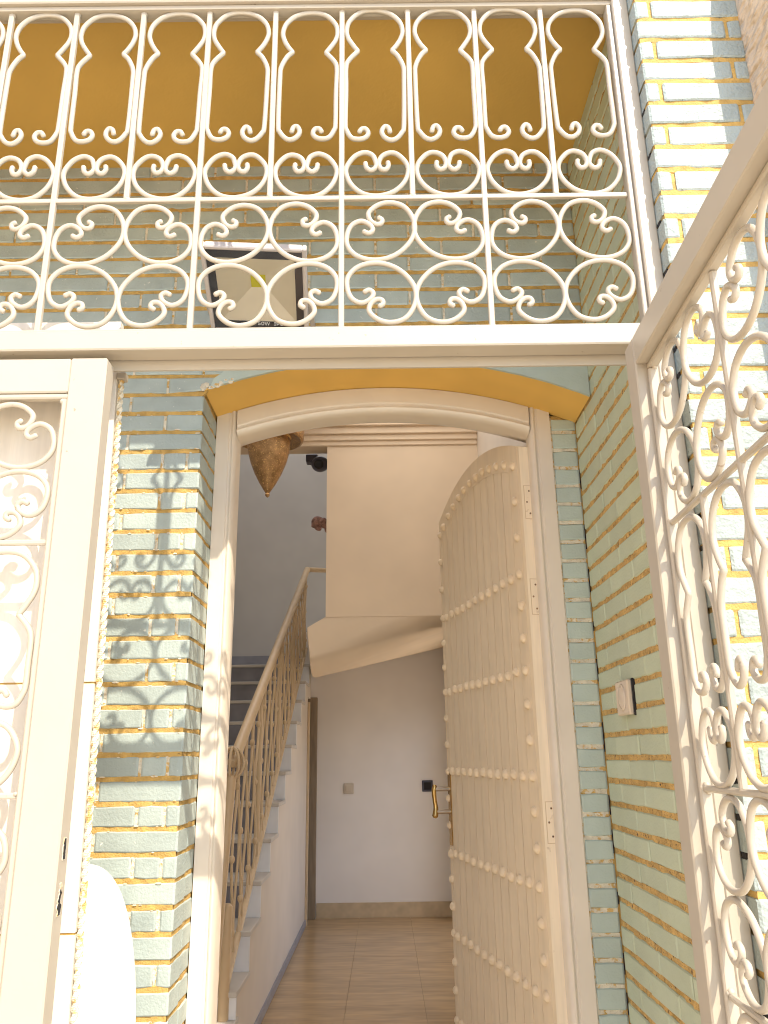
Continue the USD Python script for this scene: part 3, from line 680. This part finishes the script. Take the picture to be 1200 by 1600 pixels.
cd.add('post', box(-.6245, -.606, 6.70, 6.735, ZF, .43, .002), 'rail')

bal = Thing('balustrade', 'beige iron stair balustrade with wavy beaded bars and a cage ball newel', 'balustrade', (-.66, 3.6, -1.0))
XB = -.672
bal.add('newel', fix(*tube([(XB-.012, 3.50, -.885), (XB, 3.66, -.085)], [.024, .024], 20)), 'rail', smooth=45)
bal.add('foot', fix(*tube([(XB, 3.70, -1.018), (XB, 3.70, -.60)], .023, 16)), 'rail', smooth=45)
cz = np.array([XB, 3.672, -.018])
for k in range(8):
    a = k*math.pi/4; pts = []
    for t in np.linspace(0, math.pi, 15): pts.append(cz+np.array([.052*math.sin(t)*math.cos(a), .052*math.sin(t)*math.sin(a), .066*math.cos(t)-.004]))
    bal.add('cage_rib', fix(*tube(pts, .0062, 8)), 'rail', smooth=45)
T0, T1 = np.array([XB, 3.70, -.02]), np.array([XB, 6.98, 1.607]); B0, B1 = np.array([XB, 3.70, -.93]), np.array([XB, 6.98, .90])
bal.add('handrail', fix(*tube([T0, T0*.5+T1*.5, T1], .026, 16)), 'rail', smooth=45)
bal.add('bottom_rail', fix(*tube([B0, B0*.5+B1*.5, B1], .015, 12)), 'rail', smooth=45)
bal.add('handrail', fix(*tube([T1, T1+np.array([.35, .22, .03])], .022, 12)), 'rail', smooth=45)
NB = 34
for i in range(1, NB):
    t = i/NB; a, b = B0*(1-t)+B1*t, T0*(1-t)+T1*t
    if i % 8 == 0:
        bal.add('post', fix(*tube([a, b], .013, 10)), 'rail', smooth=45); continue
    ph = 1 if i % 2 else -1; pts = []
    for u in np.linspace(0, 1, 26): pts.append(a*(1-u)+b*u+np.array([0, .034*ph*math.sin(u*math.pi*3.0), 0]))
    pb = bal.add('baluster', fix(*tube(pts, .0062, 7)), 'rail', smooth=45)
    for u in (1/6, .5, 5/6):
        if (i+int(u*6)) % 2: continue
        bal.add('bead', fix(*ball(a*(1-u)+b*u+np.array([0, .034*ph*math.sin(u*math.pi*3.0), 0]), .014, 1, (1, 1, 1.35))), 'rail', parent=pb, smooth=True)

# copper lantern
ln = Thing('ceiling_lantern', 'pierced copper lantern with a pointed cone under a wide drum canopy', 'lantern', (-.632, 4.2, 2.1))
cx, cy = -.632, 4.2
prof = [(.0, 2.099), (.195, 2.099), (.197, 2.06), (.197, 1.735), (.193, 1.722), (.180, 1.716), (.12, 1.735), (.0, 1.74)]
ln.add('drum', fix(*lathe(prof, cx, cy, 56)), 'copper', smooth=40)
prof = [(.0, 1.738), (.118, 1.736), (.121, 1.70), (.116, 1.65), (.100, 1.585), (.075, 1.52), (.045, 1.46), (.017, 1.415), (.010, 1.404), (.014, 1.396), (.010, 1.386), (.0, 1.378)]
ln.add('cone_shade', fix(*lathe(prof, cx, cy, 48)), 'copper', smooth=40)
ln.add('cone_rim', fix(*lathe([(.119, 1.728), (.127, 1.733), (.127, 1.741), (.119, 1.745), (.119, 1.728)], cx, cy, 48)), 'brass', smooth=40)

cc = Thing('security_camera', 'small dark turret security camera high in the stairwell corner', 'camera', (-.40, 4.70, 1.8))
cc.add('bracket', box(-.475, -.40, 4.73, 4.80, 1.79, 1.842, .006), 'black')
cc.add('turret', fix(*ball((-.385, 4.74, 1.775), .056, 3, (1, 1, .9))), 'black', smooth=True)
cc.add('lens_ring', fix(*tube([(-.388, 4.69, 1.757), (-.388, 4.680, 1.752)], .030, 24)), 'dark', smooth=40)
cc.add('lens', fix(*tube([(-.388, 4.684, 1.755), (-.388, 4.676, 1.751)], .013, 20)), 'grey', smooth=40)
pk = Thing('ornament', 'small pinkish flower ornament half hidden behind the hanging wall', 'ornament', (-.44, 5.5, 1.6))
for k in range(12):
    a = rng.uniform(0, 6.28); r_ = rng.uniform(.0, .07); c = (-.415+r_*math.cos(a), 5.5+rng.uniform(-.02, .02), 1.615+r_*.9*math.sin(a)-.03*(k > 7))
    v, f = ball((0, 0, 0), rng.uniform(.025, .042), 2, (1, .45, .7)); t = rng.uniform(-1, 1)
    R_ = np.array([[math.cos(t), 0, -math.sin(t)], [0, 1, 0], [math.sin(t), 0, math.cos(t)]]); pk.add('petal', (v@R_.T+np.array(c), f), 'pink', smooth=True)
pk.add('hook', fix(*tube([(-.36, 5.5, 1.63), (-.2, 5.5, 1.66)], .006, 8)), 'dark')
sw = Thing('light_switch', 'cream light switch on the far wall of the hall', 'switch', (-.30, 6.99, -.3))
sw.add('plate', box(-.342, -.258, 6.988, 6.9995, -.298, -.214, .004), 'switch'); sw.add('rocker', box(-.325, -.275, 6.983, 6.9879, -.283, -.229, .003), 'switch')
so = Thing('wall_socket', 'square black wall socket plate on the far wall beside the door handle', 'socket', (.354, 6.99, -.28))
so.add('plate', box(.309, .399, 6.987, 6.9995, -.289, -.199, .004), 'black')
so.add('insert', box(.325, .383, 6.983, 6.9869, -.273, -.215, .002), 'dark')

# the rest of the house shell, closed towards the sky except the stair light well
sh = Thing('house_shell', 'roof and outer walls of the house behind the porch', 'house', (0, 5, 2.3))
[sh.add('roof', box(*bb, 2.3005, 2.5), 'roof') for bb in ((-2.8, 2.3, 1.6205, 2.62), (-2.8, 2.3, 4.5505, 4.9), (-2.8, -1.6005, 2.6205, 4.55), (.6505, 2.3, 2.6205, 4.55))]
[sh.add('roof', box(*bb, 4.6005, 4.7), 'roof') for bb in ((-1.9, .8, 4.9005, 5.1), (-1.9, .8, 8.0, 8.6), (-1.9, -1.55, 5.1005, 7.9995), (.5, .8, 5.1005, 7.9995))]
sh.add('roof', box(.8, 2.3, 4.9005, 8.6, 2.3005, 2.5), 'roof')
sh.add('wall', box(-1.9, -1.7505, 4.9, 8.6, 2.5, 4.6), 'roof'); sh.add('wall', box(-1.75, .8, 4.76, 4.90, 2.5005, 4.6), 'roof'); sh.add('wall', box(.65, .80, 4.9005, 8.6, 2.3005, 4.6), 'roof')
